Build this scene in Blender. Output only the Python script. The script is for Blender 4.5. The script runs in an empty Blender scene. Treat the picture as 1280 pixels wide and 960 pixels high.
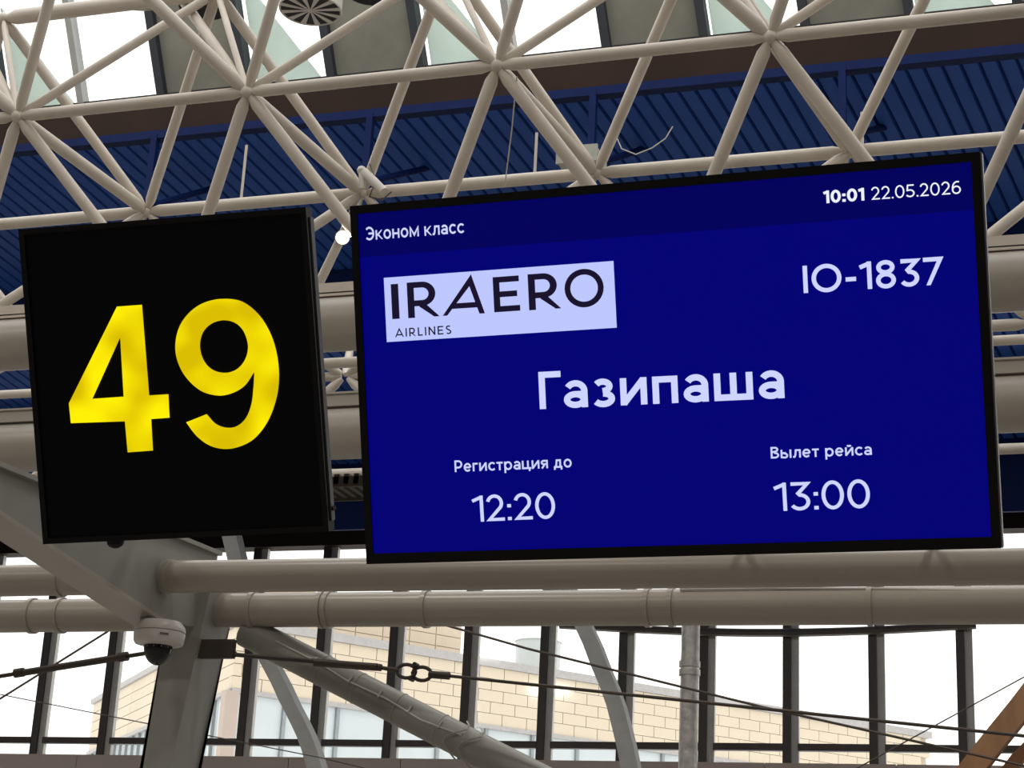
import bpy, bmesh, math, random
import numpy as np
from mathutils import Vector, Matrix
from mathutils.geometry import tessellate_polygon
random.seed(7)

# ------------------------------------------------------------------ camera (calibrated from the photo's vanishing points)
F = 2300.0
_vx = np.array([-7400., 380., F]); _vz = np.array([355., -7000., F])
AX = -_vx / np.linalg.norm(_vx)
AZ = _vz - (_vz @ AX) * AX; AZ /= np.linalg.norm(AZ)
AY = np.cross(AZ, AX)
WC = np.array([AX, AY, AZ])                 # world <- camera (x right, y down, z forward)
CAM = np.array([0., 0., 1.6])
scene = bpy.context.scene
col = scene.collection
cam_d = bpy.data.cameras.new('camera'); cam = bpy.data.objects.new('camera', cam_d); col.objects.link(cam)
cam_d.sensor_width = 36.0; cam_d.lens = F / 1280 * 36; cam_d.clip_end = 500
r_, d_, f_ = WC[:, 0], WC[:, 1], WC[:, 2]
mm = Matrix.Identity(4)
for i in range(3):
    mm[i][0] = r_[i]; mm[i][1] = -d_[i]; mm[i][2] = -f_[i]; mm[i][3] = CAM[i]
cam.matrix_world = mm
scene.camera = cam

# ------------------------------------------------------------------ overcast sky
world = bpy.data.worlds.new('overcast_sky'); scene.world = world; world.use_nodes = True
bg = world.node_tree.nodes['Background']
bg.inputs[0].default_value = (1.0, 0.985, 0.965, 1); bg.inputs[1].default_value = 1.9
LAMP_W = 210.0      # ceiling luminaires of the hall, built with the ceiling below
vs = scene.view_settings
vs.view_transform = 'Standard'; vs.look = 'None'; vs.exposure = 0.0; vs.gamma = 1.0; vs.use_curve_mapping = False

# ------------------------------------------------------------------ helpers
def ray(px, py): return WC @ np.array([px - 640., py - 480., F])
def onY(px, py, y): r = ray(px, py); return CAM + r * (y / r[1])
def onX(px, py, x): r = ray(px, py); return CAM + r * (x / r[0])
def onPl(px, py, p0, n): r = ray(px, py); return CAM + r * (np.dot(p0 - CAM, n) / np.dot(r, n))
def V3(*a): return np.array(a, float)
def unit(a): a = np.asarray(a, float); return a / np.linalg.norm(a)

MATS = {}
def srgb(c):
    return tuple((x/12.92 if x <= .04045 else ((x+.055)/1.055)**2.4) for x in [v/255 for v in c])
def mat(name, rgb, rough=.5, metal=0., var=.12, scale=6., spec=.5, bump=0., stretch=(1, 1, 1), rgb2=None):
    m = bpy.data.materials.new(name); m.use_nodes = True; nt = m.node_tree; b = nt.nodes['Principled BSDF']
    c = srgb(rgb); c2 = srgb(rgb2) if rgb2 else tuple(x*(1-var) for x in c)
    tc = nt.nodes.new('ShaderNodeTexCoord'); mp = nt.nodes.new('ShaderNodeMapping'); mp.inputs['Scale'].default_value = stretch
    nz = nt.nodes.new('ShaderNodeTexNoise'); nz.inputs['Scale'].default_value = scale; nz.inputs['Detail'].default_value = 4
    rp = nt.nodes.new('ShaderNodeValToRGB'); rp.color_ramp.elements[0].position = .35; rp.color_ramp.elements[1].position = .65
    rp.color_ramp.elements[0].color = (*c2, 1); rp.color_ramp.elements[1].color = (*c, 1)
    nt.links.new(tc.outputs['Object'], mp.inputs[0]); nt.links.new(mp.outputs[0], nz.inputs['Vector'])
    nt.links.new(nz.outputs['Fac'], rp.inputs[0]); nt.links.new(rp.outputs[0], b.inputs['Base Color'])
    b.inputs['Roughness'].default_value = rough; b.inputs['Metallic'].default_value = metal
    b.inputs['Specular IOR Level'].default_value = spec
    if bump:
        bp = nt.nodes.new('ShaderNodeBump'); bp.inputs['Strength'].default_value = bump; bp.inputs['Distance'].default_value = .02
        nt.links.new(nz.outputs['Fac'], bp.inputs['Height']); nt.links.new(bp.outputs[0], b.inputs['Normal'])
    MATS[name] = m; return m
def emit(name, rgb, strength=1., rgb2=None, scale=8., base=(5, 5, 8)):
    m = bpy.data.materials.new(name); m.use_nodes = True; nt = m.node_tree; b = nt.nodes['Principled BSDF']
    b.inputs['Base Color'].default_value = (*srgb(base), 1); b.inputs['Roughness'].default_value = .45
    b.inputs['Specular IOR Level'].default_value = .12
    b.inputs['Emission Strength'].default_value = strength
    b.inputs['Emission Color'].default_value = (*srgb(rgb), 1)
    if rgb2:
        tc = nt.nodes.new('ShaderNodeTexCoord'); nz = nt.nodes.new('ShaderNodeTexNoise'); nz.inputs['Scale'].default_value = scale
        nz.inputs['Detail'].default_value = 1
        rp = nt.nodes.new('ShaderNodeValToRGB'); rp.color_ramp.elements[0].position = .38; rp.color_ramp.elements[1].position = .66
        rp.color_ramp.elements[0].color = (*srgb(rgb2), 1); rp.color_ramp.elements[1].color = (*srgb(rgb), 1)
        nt.links.new(tc.outputs['Object'], nz.inputs['Vector']); nt.links.new(nz.outputs['Fac'], rp.inputs[0])
        nt.links.new(rp.outputs[0], b.inputs['Emission Color'])
    MATS[name] = m; return m
def glass(name, tint=(.97, .98, .97), refl=.06):
    m = bpy.data.materials.new(name); m.use_nodes = True; nt = m.node_tree; nt.nodes.clear()
    o = nt.nodes.new('ShaderNodeOutputMaterial'); mx = nt.nodes.new('ShaderNodeMixShader'); t = nt.nodes.new('ShaderNodeBsdfTransparent')
    g = nt.nodes.new('ShaderNodeBsdfGlossy'); g.inputs['Roughness'].default_value = .05
    t.inputs[0].default_value = (*tint, 1); mx.inputs[0].default_value = refl
    nt.links.new(t.outputs[0], mx.inputs[1]); nt.links.new(g.outputs[0], mx.inputs[2]); nt.links.new(mx.outputs[0], o.inputs[0])
    MATS[name] = m; return m

class MB:
    def __init__(s): s.v = []; s.f = []
    def add(s, v, f):
        n = len(s.v); s.v += [tuple(map(float, p)) for p in v]; s.f += [tuple(i + n for i in q) for q in f]; return s
    def hexa(s, p):       # 4 points of one end, 4 of the other, same order
        return s.add(p, [(3, 2, 1, 0), (4, 5, 6, 7), (0, 1, 5, 4), (1, 2, 6, 5), (2, 3, 7, 6), (3, 0, 4, 7)])
    def box(s, a, b):
        (x0, y0, z0), (x1, y1, z1) = a, b
        return s.hexa([(x0, y0, z0), (x1, y0, z0), (x1, y1, z0), (x0, y1, z0), (x0, y0, z1), (x1, y0, z1), (x1, y1, z1), (x0, y1, z1)])
    def obox(s, c, ax, ay, az, sx, sy, sz):   # oriented box, full sizes
        c, ax, ay, az = [np.asarray(q, float) for q in (c, ax, ay, az)]
        P = []
        for k in (-.5, .5):
            for i, j in ((-.5, -.5), (.5, -.5), (.5, .5), (-.5, .5)): P.append(c + ax*sx*i + ay*sy*j + az*sz*k)
        return s.hexa(P)
    def rings(s, prof, axis, seg=14):   # prof: list of (centre point, radius)
        axis = unit(axis); h = V3(0, 0, 1) if abs(axis[2]) < .9 else V3(1, 0, 0)
        u = unit(np.cross(axis, h)); w = np.cross(axis, u)
        v = []; f = []
        for (c, r) in prof:
            for k in range(seg):
                a = 2*math.pi*k/seg; v.append(np.asarray(c) + (u*math.cos(a) + w*math.sin(a))*r)
        m = len(prof)
        for i in range(m-1):
            for k in range(seg):
                k2 = (k+1) % seg; f.append((i*seg+k, (i+1)*seg+k, (i+1)*seg+k2, i*seg+k2))
        f.append(tuple(range(seg))); f.append(tuple((m-1)*seg + k for k in reversed(range(seg))))
        return s.add(v, f)
    def tube(s, a, b, r, seg=14, r2=None):
        a = np.asarray(a, float); b = np.asarray(b, float); return s.rings([(a, r), (b, r if r2 is None else r2)], b - a, seg)
    def ctube(s, a, b, r, seg=12, cone=.10, tip=.55, gap=.045):   # space-frame tube with conical ends
        a = np.asarray(a, float); b = np.asarray(b, float); d = unit(b - a)
        return s.rings([(a+d*gap, r*tip), (a+d*(gap+cone), r), (b-d*(gap+cone), r), (b-d*gap, r*tip)], d, seg)
    def lathe(s, c, axis, prof, seg=24):  # prof (dist along axis, radius)
        c = np.asarray(c, float); axis = unit(axis); return s.rings([(c + axis*t, max(r, 1e-4)) for t, r in prof], axis, seg)
    def path(s, pts, r, seg=6):
        pts = [np.asarray(p, float) for p in pts]; n = len(pts); v = []; f = []
        for i, p in enumerate(pts):
            d = unit(pts[min(i+1, n-1)] - pts[max(i-1, 0)]); h = V3(0, 0, 1) if abs(d[2]) < .95 else V3(0, 1, 0)
            u = unit(np.cross(d, h)); w = np.cross(d, u)
            for k in range(seg):
                a = 2*math.pi*k/seg; v.append(p + (u*math.cos(a) + w*math.sin(a))*r)
        for i in range(n-1):
            for k in range(seg):
                k2 = (k+1) % seg; f.append((i*seg+k, (i+1)*seg+k, (i+1)*seg+k2, i*seg+k2))
        f.append(tuple(range(seg))); f.append(tuple((n-1)*seg + k for k in reversed(range(seg))))
        return s.add(v, f)
    def rectpath(s, pts, wx, wy):   # swept rectangle, width along world X and Y
        pts = [np.asarray(p, float) for p in pts]
        for a, b in zip(pts[:-1], pts[1:]):
            q = lambda p: [p + V3(-wx/2, -wy/2, 0), p + V3(wx/2, -wy/2, 0), p + V3(wx/2, wy/2, 0), p + V3(-wx/2, wy/2, 0)]
            s.hexa(q(a) + q(b))
        return s
    def prism(s, poly, holes, n0, n1, fn):   # outline in 2-D, mapped by fn(u, v, n)
        loops = [poly] + holes
        tri = tessellate_polygon([[Vector((p[0], p[1], 0)) for p in L] for L in loops])
        fl = [p for L in loops for p in L]; N = len(fl)
        v = [fn(p[0], p[1], n1) for p in fl] + [fn(p[0], p[1], n0) for p in fl]
        f = [tuple(t) for t in tri] + [tuple(i + N for i in reversed(t)) for t in tri]
        o = 0
        for L in loops:
            m = len(L)
            for i in range(m): j = (i+1) % m; f.append((o+i, o+j, o+j+N, o+i+N))
            o += m
        return s.add(v, f)
    def build(s, name, material, parent=None, smooth=False, origin=None):
        v = np.array(s.v)
        if parent is not None: org = np.array(parent['_o']) if '_o' in parent else np.zeros(3)
        elif origin is not None: org = np.asarray(origin, float)
        else:
            lo, hi = v.min(0), v.max(0); org = V3((lo[0]+hi[0])/2, (lo[1]+hi[1])/2, lo[2])
        me = bpy.data.meshes.new(name); me.from_pydata([tuple(p) for p in (v - org)], [], s.f); me.validate()
        bm = bmesh.new(); bm.from_mesh(me); bmesh.ops.recalc_face_normals(bm, faces=bm.faces); bm.to_mesh(me); bm.free()
        if smooth:
            for p in me.polygons: p.use_smooth = True
            me.set_sharp_from_angle(angle=math.radians(40))
        me.materials.append(MATS[material] if isinstance(material, str) else material)
        o = bpy.data.objects.new(name, me); col.objects.link(o)
        o['_o'] = [float(x) for x in org]
        if parent is not None: o.parent = parent
        else: o.location = org
        return o
def tag(o, label=None, cat=None, group=None, kind=None):
    if label: o['label'] = label
    if cat: o['category'] = cat
    if group: o['group'] = group
    if kind: o['kind'] = kind
    return o
def thing(name, loc, label=None, cat=None, group=None, kind=None):
    o = bpy.data.objects.new(name, None); col.objects.link(o); o.location = loc; o['_o'] = [float(x) for x in loc]
    o.empty_display_size = .1
    return tag(o, label, cat, group, kind)
def copy_at(src, shift, parent):
    c = src.copy(); col.objects.link(c); c.parent = parent; c.location = Vector(src.location) + Vector([float(q) for q in shift]); return c

# ------------------------------------------------------------------ materials
mat('beige_steel', (214, 205, 192), .38, var=.10, scale=3)
mat('beige_pipe', (176, 169, 159), .30, var=.06, scale=2)
mat('grey_duct', (178, 172, 162), .34, var=.06, scale=2)
mat('grey_steel', (158, 158, 152), .45, var=.12, scale=4)
mat('dark_steel', (78, 71, 65), .5, var=.2, scale=8)
mat('cable_steel', (84, 74, 68), .5, var=.2, scale=20)
mat('pale_wire', (205, 203, 196), .5)
mat('blue_deck', (44, 86, 170), .6, var=.2, scale=1.2, stretch=(1, .3, 1), spec=.2)
mat('blue_steel', (9, 29, 78), .65, var=.15, spec=.12)
mat('brown_fascia', (47, 32, 25), .65, var=.25, scale=.8, spec=.12)
mat('frame_brown', (58, 50, 46), .5, var=.15)
mat('frame_aluminium', (180, 177, 170), .4, var=.08)
mat('sill_panel', (176, 160, 150), .55, var=.06, scale=1)
mat('grey_infill', (128, 126, 114), .7, var=.25, scale=1.6)
mat('dark_frame', (38, 42, 50), .5)
mat('cheek_green', (222, 234, 226), .7, var=.06, scale=2)
MATS['cheek_green'].node_tree.nodes['Principled BSDF'].inputs['Transmission Weight'].default_value = .55
mat('floor_stone', (150, 145, 138), .35, var=.08, scale=1)
mat('hall_ceiling', (120, 118, 116), .7)
mat('hall_wall', (150, 146, 142), .7)
mat('stone', (208, 194, 174), .8, var=.06, scale=.6)
mat('stone_joint', (198, 184, 164), .9)
mat('roof_cap', (170, 166, 166), .6)
mat('office_glass', (196, 204, 207), .12, var=.12, scale=.25)
mat('office_mullion', (140, 146, 150), .5)
mat('pale_drum', (196, 204, 208), .4, var=.05)
mat('black_plastic', (14, 14, 17), .5, spec=.15, var=.1)
mat('black_panel', (7, 9, 16), .5, spec=.12, var=.1)
mat('bezel_black', (17, 17, 19), .45, spec=.2, var=.1)
mat('side_grey', (66, 68, 74), .4, spec=.4)
mat('trim_silver', (150, 152, 158), .35, metal=.4)
mat('camera_white', (226, 224, 220), .35, var=.04)
mat('camera_dome', (10, 10, 12), .06, spec=.6, var=.05)
mat('camera_mark', (120, 118, 116), .5)
mat('foil', (205, 198, 190), .36, metal=.25, var=.3, scale=7, bump=1.0)
mat('timber', (160, 116, 78), .5, var=.3, scale=3, stretch=(1, 1, .15))
mat('white_metal', (215, 210, 202), .4, var=.06)
mat('vent_dark', (52, 50, 48), .7)
mat('black_hole', (12, 12, 12), .7)
mat('box_grey', (176, 180, 172), .5)
emit('screen_blue', (0, 0, 116), 1.0)
emit('screen_header', (0, 0, 92), 1.0)
emit('screen_text', (206, 212, 255), 1.0)
emit('screen_white', (236, 240, 255), 1.0)
emit('logo_ground', (190, 200, 255), 1.0)
emit('logo_ink', (24, 18, 44), 1.0)
emit('digit_yellow', (255, 238, 4), 1.0, rgb2=(214, 186, 0), scale=9., base=(120, 105, 0))
emit('lamp_glow', (255, 240, 214), 9.0)
mat('glint_grey', (150, 150, 155), .2)  # pale grey imitating small reflections on the dome rim
glass('pane_glass'); glass('skylight_glass', (.97, .985, .975), .05)

# ------------------------------------------------------------------ setting: floor and end wall below the glazing
tag(MB().box((-30, -14, -.1), (9, 33.8, 0)).build('floor', 'floor_stone'), 'pale polished stone hall floor', 'floor', kind='structure')
hall = tag(MB().box((-30, -14, 13.6), (9, 8.5, 13.8)).build('ceiling_added', 'hall_ceiling'), 'unseen plain ceiling added behind the viewer to dim the hall', 'ceiling', kind='structure')  # unseen slab, added to block sky light over the near gantry
for lx in (-22, -14, -6, 2):
    for ly in (-6, 3):
        lum = MB().box((lx-.9, ly-.2, 13.52), (lx+.9, ly+.2, 13.6)).build('luminaire', 'white_metal', hall)
        la = bpy.data.lights.new('luminaire_light_offscreen', 'AREA'); la.shape = 'RECTANGLE'; la.size = 1.7; la.size_y = .36; la.energy = LAMP_W; la.color = (1, .92, .83)
        lo = bpy.data.objects.new('luminaire_light_offscreen', la); col.objects.link(lo); lo.parent = lum; lo.location = Vector((lx+10.5, ly+2.75, 13.51-13.6))
tag(MB().box((-30, -14.2, 0), (9, -14, 13.8)).build('wall_rear_added', 'hall_wall'), 'unseen plain rear wall added to dim the hall', 'wall', kind='structure')  # unseen, added to cut light from behind and keep the signs black
tag(MB().box((-30.2, -14, 0), (-30, 34, 13.8)).build('wall_left_added', 'hall_wall'), 'unseen plain wall added at the left to dim the hall', 'wall', kind='structure')  # unseen, added to stop sky light entering from the left
tag(MB().box((9, -14, 0), (9.2, 34, 13.8)).build('wall_right_added', 'hall_wall'), 'unseen plain wall added at the right to dim the hall', 'wall', kind='structure')  # unseen, added to stop sky light entering from the right
YF = 33.9
ZS, ZT, ZH = 5.74, 6.03, 10.0
wb = thing('wall_back', (-11, YF, 0), 'beige panelled wall below the tall glazing', 'wall', kind='structure')
MB().box((-30, YF+.06, 0), (6, YF+.2, ZS-.02)).build('wall_core', 'stone_joint', wb)
p0 = None
for k in range(15):
    x = -29.6 + 2.37*k
    if p0 is None: p0 = MB().box((x, YF, .05), (x+2.355, YF+.07, ZS)).build('wall_panel', 'sill_panel', wb)
    else: copy_at(p0, (2.37*k, 0, 0), wb)
# glazing
w1 = thing('window_1', (-11, YF+.1, ZS), 'tall glazed end wall with dark brown mullions', 'window', kind='structure')
MX = [-21.21 + 1.57*k for k in range(-4, 17)]
x = MX[0]
m0 = MB().box((x-.075, YF+.02, ZS-.05), (x+.075, YF+.22, ZH+.05)).build('mullion', 'frame_brown', w1)
m1 = MB().box((x+.075, YF+.08, ZS-.05), (x+.215, YF+.2, ZH+.05)).build('mullion_cap', 'frame_aluminium', w1)
g0 = MB().box((x+.2, YF+.14, ZT), (x+1.57-.07, YF+.155, ZH)).build('pane', 'pane_glass', w1)
g1 = MB().box((x+.2, YF+.14, ZS), (x+1.57-.07, YF+.155, ZT)).build('pane', 'pane_glass', w1)
t0 = MB().box((x+.21, YF+.0, ZT-.065), (x+1.57-.07, YF+.16, ZT+.065)).build('transom', 'frame_brown', w1)
for k in range(1, len(MX)):
    for q in (m0, m1, g0, g1, t0): copy_at(q, (1.57*k, 0, 0), w1)
tag(MB().box((-28, YF-.1, ZH), (6, YF+.3, ZH+.42)).build('trim_1', 'brown_fascia'), 'dark brown head beam over the end glazing', 'beam', kind='structure')

# ------------------------------------------------------------------ blue ribbed roof deck
YD, ZD = 20.9, 12.75
DD = V3(.187, 1., -.18)
zl = onY(430, 662, 31.)[2]
tag(MB().box((-27, 31., zl), (4, 31.08, ZD+DD[2]*(31-YD)+.01)).build('trim_3', 'blue_steel'), 'plain dark blue downstand band below the deck', 'band', kind='structure')
ceil = thing('ceiling', (-10, YD, ZD), 'dark blue ribbed metal roof deck', 'roof deck', kind='structure')
def deck(x, y, up=0): return V3(x, YD, ZD) + DD*(y - YD) + V3(0, 0, up)
x0 = -27.; pit = .222
pw = .196
b = MB()   # a flat rib with sloping sides
L1 = YF + .05
sec = [(0, .0), (.014, -.055), (.182, -.055), (pw, .0), (pw, .03), (0, .03)]
va = [deck(x0+u, YD, w) for u, w in sec]; vb = [deck(x0+u, L1, w) for u, w in sec]
nS = len(sec)
b.add(va + vb, [tuple(range(nS)), tuple(reversed(range(nS, 2*nS)))] + [(i, (i+1) % nS, nS+(i+1) % nS, nS+i) for i in range(nS)])
rib0 = b.build('deck_rib', 'blue_deck', ceil)
for k in range(1, 134): copy_at(rib0, (pit*k, 0, 0), ceil)
MB().hexa([deck(x0, YD, .02), deck(3, YD, .02), deck(3, L1, .02), deck(x0, L1, .02),
           deck(x0, YD, .06), deck(3, YD, .06), deck(3, L1, .06), deck(x0, L1, .06)]).build('deck_sheet', 'blue_deck', ceil)
MB().box((-20, YD-.14, ZD-.06), (4, YD+.02, ZD+.06)).build('edge_beam', 'blue_steel', ceil)
for px, pt, pb in ((195, 168, 262), (463, 152, 232), (742, 122, 212), (1053, 92, 176)):
    a = onY(px, pt, YD-.1); bq = onY(px-4, pb, YD-.1)
    MB().box((a[0]-.045, YD-.15, bq[2]), (a[0]+.045, YD-.05, ZD)).build('post', 'blue_steel', ceil)
    e = deck(a[0]+.15, YD+1.2, -.02)
    MB().tube((a[0], YD-.1, bq[2]+.05), e, .045, 8).build('strut', 'blue_steel', ceil)
for i, yy in enumerate((24.5, 28.5)):
    MB().box((-24, yy-.08, deck(0, yy)[2]-.32), (3.5, yy+.08, deck(0, yy)[2]-.05)).build('purlin', 'blue_steel', ceil)
# brown fascia
ZK = 13.42
tag(MB().box((-20, YD-.05, ZD+.05), (4, YD+.25, ZK)).build('trim_2', 'brown_fascia'), 'dark brown fascia band between blue deck and skylight', 'fascia', kind='structure')

# ------------------------------------------------------------------ skylight band
UP = unit(V3(-.094, -.356, .94)); OUT = unit(np.cross(V3(1, 0, 0), UP)); 
if OUT[1] < 0: OUT = -OUT
w2 = thing('window_2', (-8, YD, ZK), 'sloping skylight band with glass and grey infill bays', 'skylight', kind='structure')
def sk(x, l, o): return V3(x, YD+.1, ZK) + UP*l + OUT*o
SL = 4.2; SP = 1.31
MB().hexa([sk(-20, -.02, -.05), sk(4, -.02, -.05), sk(4, -.02, .15), sk(-20, -.02, .15), sk(-20, .08, -.05), sk(4, .08, -.05), sk(4, .08, .15), sk(-20, .08, .15)]).build('sill_rail', 'dark_frame', w2)
def slab(x0, x1, l0, l1, o0, o1): return MB().hexa([sk(x0, l0, o0), sk(x1, l0, o0), sk(x1, l0, o1), sk(x0, l0, o1), sk(x0, l1, o0), sk(x1, l1, o0), sk(x1, l1, o1), sk(x0, l1, o1)])
BAYS = 'gdgdg' + 'gdgdggdgdgdgg' + 'dg'
start = -13.65 - 5*SP
mn = wd = pg = pi_ = ck = None
for k, c in enumerate(BAYS):
    xa = start + SP*k
    prev = BAYS[k-1] if k else 'g'
    wide = (c in 'dG') or (prev in 'dG')
    if wide:
        if wd is None: wd = slab(xa-.06, xa+.06, 0, SL, -.1, .12).build('mullion', 'dark_frame', w2); wdx = xa
        else: copy_at(wd, (xa-wdx, 0, 0), w2)
    else:
        if mn is None: mn = slab(xa-.05, xa+.05, 0, SL, -.06, .12).build('mullion', 'grey_steel', w2); mnx = xa
        else: copy_at(mn, (xa-mnx, 0, 0), w2)
    if c in 'dG':
        if pi_ is None: pi_ = slab(xa+.05, xa+SP-.05, .05, SL, .02, .07).build('infill_panel', 'grey_infill', w2); pix = xa
        else: copy_at(pi_, (xa-pix, 0, 0), w2)
    else:
        if pg is None: pg = slab(xa+.05, xa+SP-.05, .05, SL, .03, .045).build('pane', 'skylight_glass', w2); pgx = xa
        else: copy_at(pg, (xa-pgx, 0, 0), w2)
        if prev in 'dG' or k == 4:
            if ck is None:
                tri = [(xa+.07, .1), (xa+1.05, .1), (xa+.07, 1.65)]
                ck = MB().prism(tri, [], .22, .27, lambda u, v, n: sk(u, v, n)).build('cheek', 'cheek_green', w2); ckx = xa
            else: copy_at(ck, (xa-ckx, 0, 0), w2)

# ------------------------------------------------------------------ steel space frame
P = 2.325
sf = thing('space_frame', (-4.6, 13.5, 7.3), 'beige tubular space frame with ball nodes below the skylight', 'roof truss')
Ks = range(-2, 6)
T1 = {k: V3(-9.33 + 2.342*k, 13.3, 9.07) for k in Ks}
BF = {k: V3(-8.86 + P*k, 15.0, 8.80) for k in Ks}
T2 = {k: V3(-9.98 + P*k, 13.76, 10.43) for k in Ks}
BN = {k: V3(-7.97 + P*k, 14.2, 7.30) for k in Ks}
_t0 = onY(88, -98, 12.6); _tb = onY(150, -112, 14.6)
T0 = {k: _t0 + V3(P*k, 0, 0) for k in Ks}
TB = {k: _tb + V3(P*k, 0, 0) for k in Ks}
LR = {k: V3(-7.35 + P*k, 15.2, 7.15) for k in Ks}
R1 = .052
def member(a, bb, r=R1, name='diagonal_tube'): MB().ctube(a, bb, r).build(name, 'beige_steel', sf, smooth=True)
for k in range(-1, 5):
    vis = k <= 4
    for R, r in ((T1, R1*1.05), (BF, R1*1.15), (BN, R1), (T2, .075), (T0, R1), (LR, R1)):
        if k+1 in R: member(R[k], R[k+1], r, 'chord_tube')
    member(T1[k], T0[k]); member(T1[k+1], T0[k], R1*1.2)
    member(T1[k+1], TB[k], R1*.95)
    member(T1[k], T2[k], R1*.6); member(T1[k], T2[k+1], R1*.85)
    member(BF[k], T2[k]); member(BF[k], T2[k+1])
    member(T1[k], BF[k], R1*1.15)
    member(T1[k], BN[k], R1*1.1); member(T1[k+1], BN[k], R1*1.1)
    member(BN[k], BF[k+1]); member(BF[k], LR[k-1] if k-1 in LR else LR[k], R1*.9); member(BF[k-1], LR[k-1], R1*.9)
nb0 = MB().lathe(T1[-1], (0, 0, 1), [(-.062, .0), (-.054, .03), (-.03, .054), (0, .062), (.03, .054), (.054, .03), (.062, .0)], 14).build('node_ball', 'beige_steel', sf, smooth=True)
for R in (T1, BF, T2, BN, T0, TB, LR):
    for k in range(-1, 6):
        if k in R and not (R is T1 and k == -1): copy_at(nb0, R[k]-T1[-1], sf)

# lower, farther truss seen between the ducts
lf = thing('space_frame', (-6, 17, 5.8), 'lower beige lattice truss seen between the big round ducts', 'roof truss')
YM = 17.2
M1 = [onY(432, 465, YM)[0] + 2.5*k for k in range(-3, 5)]; zm1 = onY(432, 470, YM)[2]
zm2 = onY(430, 592, YM)[2]; zm0 = onY(432, 395, YM)[2]
for k in range(-1+1, 7):
    MB().ctube((M1[k], YM, zm1), (M1[k+1], YM, zm1), .05).build('chord_tube', 'beige_steel', lf, smooth=True)
MB().tube((M1[0]-2, YM, zm2), (M1[-1]+1, YM, zm2), .052).build('chord_tube', 'beige_steel', lf, smooth=True)
MB().tube((M1[0]-2, YM-.5, zm0), (M1[-1]+1, YM-.5, zm0), .052).build('chord_tube', 'beige_steel', lf, smooth=True)
for k in range(0, 8):
    c = V3(M1[k], YM, zm1)
    for s in (-1, 1):
        MB().ctube(c, (M1[k]+s*1.25, YM-.5, zm0), .05).build('diagonal_tube', 'beige_steel', lf, smooth=True)
        MB().ctube(c, (M1[k]+s*1.25, YM, zm2), .05).build('diagonal_tube', 'beige_steel', lf, smooth=True)
        MB().ctube(c, (M1[k]+s*.35, YM+.9, zm1+.75), .045).build('diagonal_tube', 'beige_steel', lf, smooth=True)

# ------------------------------------------------------------------ big round ducts
def duct(yc, ztop, zbot, label):
    r = (ztop-zbot)/2; z = (ztop+zbot)/2
    t = thing('ventilation_duct', (-4, yc, zbot), label, 'duct')
    MB().tube((-10.5, yc, z), (2.0, yc, z), r, 40).build('pipe', 'grey_duct', t, smooth=True)
    for xx in (-9.6, -6.9, -4.2, -1.5, 1.2): MB().tube((xx-.03, yc, z), (xx+.03, yc, z), r+.008, 40).build('flange', 'grey_duct', t, smooth=True)
    return t
dC = duct(12., 6.505, 6.085, 'large grey round duct, upper of two behind the signs')
dD = duct(12., 5.62, 5.235, 'large grey round duct, lower of two behind the signs')
tray = thing('cable_tray', (-4, 12, 6.48), 'pale flat cable tray lying on the upper round duct', 'cable tray')
MB().box((-10.5, 11.86, 6.49), (2, 12.14, 6.50)).build('tray_base', 'beige_steel', tray)
for yy in (11.86, 12.13): MB().box((-10.5, yy, 6.47), (2, yy+.012, 6.575)).build('tray_side', 'beige_steel', tray)
tr2 = thing('cable_tray', (-4, 12, 5.6), 'pale boxed cable tray lying on the lower round duct', 'cable tray')
MB().box((-10.5, 11.87, 5.60), (2, 12.13, 5.69)).build('tray_body', 'grey_duct', tr2)
MB().box((-10.5, 11.855, 5.69), (2, 12.145, 5.705)).build('tray_lid', 'grey_duct', tr2)
tr3 = thing('cable_ladder', (-5.4, 12.6, 5.1), 'short dark cable ladder under the lower round duct', 'cable tray')
for yy in (12.35, 12.75): MB().box((-6.2, yy, 5.12), (-4.4, yy+.02, 5.2)).build('rail', 'dark_steel', tr3)
for k in range(22): MB().box((-6.15+.08*k, 12.35, 5.14), (-6.11+.08*k, 12.77, 5.22)).build('rung', 'dark_steel', tr3)
for xx in (-6., -4.6): MB().box((xx, 12.06, 5.2), (xx+.03, 12.4, 5.34)).build('bracket', 'dark_steel', tr3)

# ------------------------------------------------------------------ near gantry: haunched beam, pipes, column, brace
pt = onY(270, 695, 6.2); XR = pt[0]; BW = .115; XL = XR - BW
def yz(px, py): q = onX(px, py, XR); return (q[1], q[2])
far_top = yz(272, 695); far_bot = yz(264, 787)
kn = yz(207, 777); e1 = yz(0, 640); ex = (e1[0] + (e1[0]-kn[0])*.35, e1[1] + (e1[1]-kn[1])*.35)
top_n = yz(-70, 520)
nt_ = yz(0, 586); exT = (nt_[0] + (nt_[0]-far_top[0])*.35, nt_[1] + (nt_[1]-far_top[1])*.35)
poly = [far_bot, far_top, exT, ex, kn]
poly = [(p[0], p[1]) for p in poly]
beam = thing('haunched_beam', (XR, kn[0], kn[1]), 'grey steel haunched beam rising behind the number sign', 'beam')
MB().prism(poly, [], XL, XR, lambda u, v, n: V3(n, u, v)).build('web_box', 'grey_steel', beam)
MB().hexa([V3(XL-.012, kn[0], kn[1]-.014), V3(XR+.012, kn[0], kn[1]-.014), V3(XR+.012, kn[0], kn[1]), V3(XL-.012, kn[0], kn[1]),
           V3(XL-.012, ex[0], ex[1]-.014), V3(XR+.012, ex[0], ex[1]-.014), V3(XR+.012, ex[0], ex[1]), V3(XL-.012, ex[0], ex[1])]).build('bottom_flange', 'beige_pipe', beam)
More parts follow.
